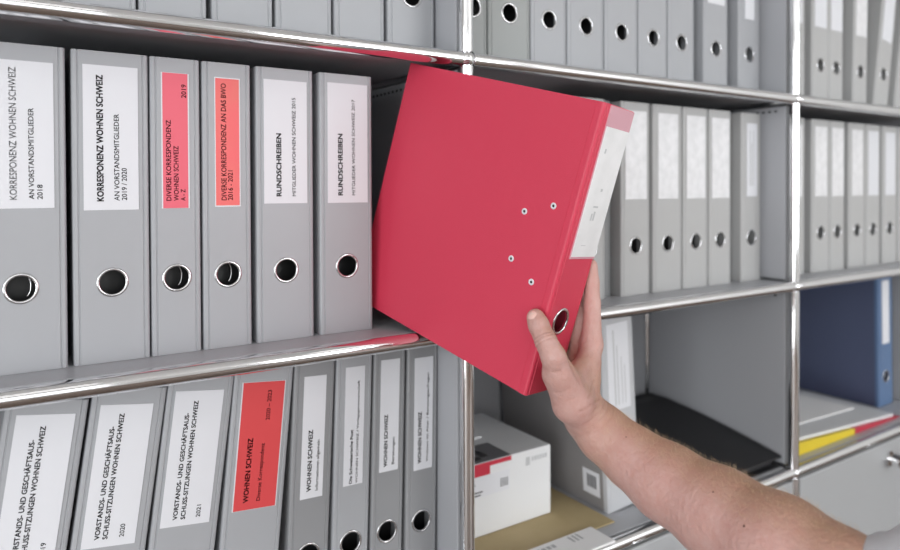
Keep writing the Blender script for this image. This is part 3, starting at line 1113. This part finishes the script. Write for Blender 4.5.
# smooth the field a little
for _ in range(2):
    s = vol.copy()
    s[1:-1] += 0.5 * (vol[:-2] + vol[2:]) - vol[1:-1] * 0.0
    s[1:-1] /= 2.0
    vol = s
    s = vol.copy()
    s[:, 1:-1] = 0.5 * vol[:, 1:-1] + 0.25 * (vol[:, :-2] + vol[:, 2:])
    vol = s
    s = vol.copy()
    s[:, :, 1:-1] = 0.5 * vol[:, :, 1:-1] + 0.25 * (vol[:, :, :-2] + vol[:, :, 2:])
    vol = s
pos, quads = surface_net(vol)
me = bpy.data.meshes.new('arm_and_hand')
me.from_pydata(pos.tolist(), [], quads.tolist())
me.polygons.foreach_set('use_smooth', [True] * len(me.polygons))
me.update()
nr = np.empty(len(me.vertices) * 3)
me.vertices.foreach_get('normal', nr)
nr = nr.reshape(-1, 3)
# skin tone of its own: tanned hairy back of the arm, pinker inner side
dors = np.array([0.45, 0.25, 0.85])
dors /= np.linalg.norm(dors)
tanv = np.clip((nr @ dors - 0.05) / 0.75, 0, 1)
d_wr = np.clip((wrist[1] + 0.012 - pos[:, 1]) / 0.04, 0, 1)
tanv = tanv * (0.25 + 0.75 * d_wr)
rel = pos - np.array(OB)
across = np.clip((rel @ np.array(N_) - 0.022) / 0.035, 0, 1) * np.clip((0.062 - rel @ np.array(H_)) / 0.03, 0, 1)
tanv = np.maximum(tanv, 0.65 * across * np.clip((0.245 + pos[:, 1]) / 0.03, 0, 1))
# creases across the wrist, and fine lines at the thumb joints (displaced along the normals)
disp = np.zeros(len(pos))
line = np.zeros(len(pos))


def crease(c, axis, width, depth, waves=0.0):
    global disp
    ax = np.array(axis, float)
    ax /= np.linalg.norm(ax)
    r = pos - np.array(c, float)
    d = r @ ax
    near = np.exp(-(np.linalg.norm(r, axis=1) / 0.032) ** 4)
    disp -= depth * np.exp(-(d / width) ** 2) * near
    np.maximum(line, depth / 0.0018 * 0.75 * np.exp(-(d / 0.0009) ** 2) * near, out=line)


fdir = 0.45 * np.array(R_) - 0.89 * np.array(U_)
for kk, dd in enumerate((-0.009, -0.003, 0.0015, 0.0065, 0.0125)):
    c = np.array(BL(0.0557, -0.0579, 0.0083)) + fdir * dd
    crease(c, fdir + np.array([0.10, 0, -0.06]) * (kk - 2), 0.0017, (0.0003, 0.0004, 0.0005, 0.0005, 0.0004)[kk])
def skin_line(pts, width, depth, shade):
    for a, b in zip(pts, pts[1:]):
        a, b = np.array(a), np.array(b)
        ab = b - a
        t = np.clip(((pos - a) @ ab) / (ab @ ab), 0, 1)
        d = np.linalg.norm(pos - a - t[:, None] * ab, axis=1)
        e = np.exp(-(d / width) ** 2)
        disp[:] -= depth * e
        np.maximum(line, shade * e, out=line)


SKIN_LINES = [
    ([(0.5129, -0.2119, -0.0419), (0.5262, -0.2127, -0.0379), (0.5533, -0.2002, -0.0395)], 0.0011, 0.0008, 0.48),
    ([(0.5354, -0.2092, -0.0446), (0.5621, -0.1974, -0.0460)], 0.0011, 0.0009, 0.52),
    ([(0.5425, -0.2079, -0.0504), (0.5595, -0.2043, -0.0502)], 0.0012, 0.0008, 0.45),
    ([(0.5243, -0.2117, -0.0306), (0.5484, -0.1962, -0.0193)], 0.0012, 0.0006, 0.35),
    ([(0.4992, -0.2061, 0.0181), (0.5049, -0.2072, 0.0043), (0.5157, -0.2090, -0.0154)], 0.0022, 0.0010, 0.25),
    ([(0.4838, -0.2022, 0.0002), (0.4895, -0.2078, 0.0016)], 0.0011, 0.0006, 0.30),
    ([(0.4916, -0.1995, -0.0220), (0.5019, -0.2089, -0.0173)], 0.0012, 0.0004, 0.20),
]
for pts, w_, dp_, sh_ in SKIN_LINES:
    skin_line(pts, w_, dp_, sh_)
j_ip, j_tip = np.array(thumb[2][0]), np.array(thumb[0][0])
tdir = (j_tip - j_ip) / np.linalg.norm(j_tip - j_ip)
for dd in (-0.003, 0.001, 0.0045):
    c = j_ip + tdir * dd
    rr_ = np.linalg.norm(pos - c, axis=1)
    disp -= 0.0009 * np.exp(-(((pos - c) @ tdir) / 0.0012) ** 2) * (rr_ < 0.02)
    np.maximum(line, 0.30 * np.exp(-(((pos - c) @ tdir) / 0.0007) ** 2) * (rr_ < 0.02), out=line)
pos2 = pos + nr * disp[:, None]
me.vertices.foreach_set('co', pos2.ravel())
at = me.attributes.new('tan', 'FLOAT', 'POINT')
at.data.foreach_set('value', tanv.astype(np.float32))
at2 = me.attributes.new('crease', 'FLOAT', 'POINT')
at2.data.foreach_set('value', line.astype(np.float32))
me.update()
person = thing('person', 'right hand and bare forearm reaching in, gripping the red binder', 'person')
arm = link_mesh('arm_and_hand', me, 'skin', person)

# thumb nail
tip = np.array(BL(-0.0101, 0.0072, 0.0866))
td = np.array(thumb[0][0] - thumb[1][0])
td /= np.linalg.norm(td)
nn = -np.array(N_) - td * (-np.array(N_) @ td)
nn = nn / np.linalg.norm(nn) * 0.93 - np.array(A_) * 0.36
nn -= td * (nn @ td)
nn /= np.linalg.norm(nn)
sd = np.cross(td, nn)
bm = bmesh.new()
nu, nv = 12, 10
gr = []
for i in range(nu + 1):
    row = []
    u = i / nu
    for j in range(nv + 1):
        v = j / nv * 2 - 1
        hw = 0.0063 * (1 - 0.30 * max(0, (u - 0.7) / 0.3) ** 2 - 0.25 * max(0, (0.3 - u) / 0.3) ** 2)
        al = -0.0085 + 0.0140 * u
        rad = math.sqrt(0.0099 ** 2 - max(al + 0.001, 0) ** 2) + 0.0006 - 0.0011 * v * v - (0.0007 if i == 0 else 0)
        ang = v * hw / 0.0095
        p = tip + td * al + (nn * math.cos(ang) + sd * math.sin(ang)) * rad
        row.append(bm.verts.new(p))
    gr.append(row)
for i in range(nu):
    for j in range(nv):
        bm.faces.new((gr[i][j], gr[i + 1][j], gr[i + 1][j + 1], gr[i][j + 1]))
obj('thumbnail', bm, 'nail', person, smooth=True)

# fine hair on the back of the forearm
rng = np.random.default_rng(3)
cand = np.where((tanv > 0.30) & (pos[:, 1] < -0.205) & (pos[:, 1] > -0.44))[0]
pick = rng.choice(cand, 3000)
hv, hf = [], []
fd = np.array([0.05, -0.85, -0.35])
for i in pick:
    p0, n0 = pos[i], nr[i]
    dirn = -fd * 0.55 + n0 * 0.40 + rng.normal(0, 0.30, 3) + np.array([0.10, 0.0, 0.25])
    dirn /= np.linalg.norm(dirn)
    ln = rng.uniform(0.003, 0.008)
    s1 = np.cross(dirn, n0)
    s1 /= np.linalg.norm(s1) + 1e-9
    w = 0.00005
    b0 = len(hv)
    mid_ = p0 + dirn * ln * 0.5 + n0 * ln * 0.08
    hv += [p0 - s1 * w, p0 + s1 * w, p0 + np.cross(s1, dirn) * w, mid_ - s1 * w * .7, mid_ + s1 * w * .7, mid_ + np.cross(s1, dirn) * w * .7,
           p0 + dirn * ln]
    for a, b in ((0, 1), (1, 2), (2, 0)):
        hf.append((b0 + a, b0 + b, b0 + 3 + b, b0 + 3 + a))
        hf.append((b0 + 3 + a, b0 + 3 + b, b0 + 6))
hm = bpy.data.meshes.new('arm_hair')
hm.from_pydata([tuple(v) for v in hv], [], hf)
hm.update()
ho = link_mesh('arm_hair', hm, 'hair', person)
ho['kind'] = 'stuff'

# small moles on the forearm
for c, nrm, r in (((0.5483, -0.3733, -0.1033), (-0.802, 0.12, 0.585), 0.0011), ((0.5609, -0.3337, -0.0918), (-0.638, -0.103, 0.763), 0.0008),
                  ((0.5551, -0.2349, -0.0701), (-0.506, -0.386, 0.771), 0.0007)):
    bm = bmesh.new()
    bmesh.ops.create_uvsphere(bm, u_segments=12, v_segments=8, radius=r)
    q = Vector(nrm).to_track_quat('Z', 'Y').to_matrix()
    for v in bm.verts:
        v.co.z *= 0.35
        v.co = q @ v.co + Vector(c)
    obj('mole', bm, 'mole', person, smooth=True)

# sleeve of light grey jersey
path = [W3(0.6030, -0.4615, -0.1445), W3(0.605, -0.471, -0.1410), W3(0.607, -0.490, -0.1320), W3(0.630, -0.530, -0.095),
        W3(0.680, -0.590, -0.020), W3(0.730, -0.660, 0.085)]
rad = [0.0500, 0.0530, 0.0535, 0.0550, 0.0600, 0.0640]
bm = bmesh.new()
n = 40
rings = []


def ring(c, t, r, wob=0.0):
    t = t / np.linalg.norm(t)
    u = np.cross(t, [0, 0, 1.0])
    u /= np.linalg.norm(u)
    w = np.cross(u, t)
    return [bm.verts.new(c + (u * math.cos(2 * PI * k / n) + w * math.sin(2 * PI * k / n)) * r *
                         (1 + wob * math.sin(3 * 2 * PI * k / n))) for k in range(n)]


t0 = path[1] - path[0]
rings.append(ring(path[0] + t0 * 1.5, t0, rad[0] - 0.003))
rings.append(ring(path[0], t0, rad[0] - 0.002))
rings.append(ring(path[0] - t0 / np.linalg.norm(t0) * 0.001, t0, rad[0] - 0.0008))
for i in range(len(path)):
    t = path[min(i + 1, len(path) - 1)] - path[max(i - 1, 0)]
    rings.append(ring(path[i], t, rad[i], 0.02))
for a, b in zip(rings, rings[1:]):
    for k in range(n):
        bm.faces.new((a[k], a[(k + 1) % n], b[(k + 1) % n], b[k]))
bm.faces.new(rings[-1])
sl = obj('sleeve', bm, 'sleeve', person, smooth=True)
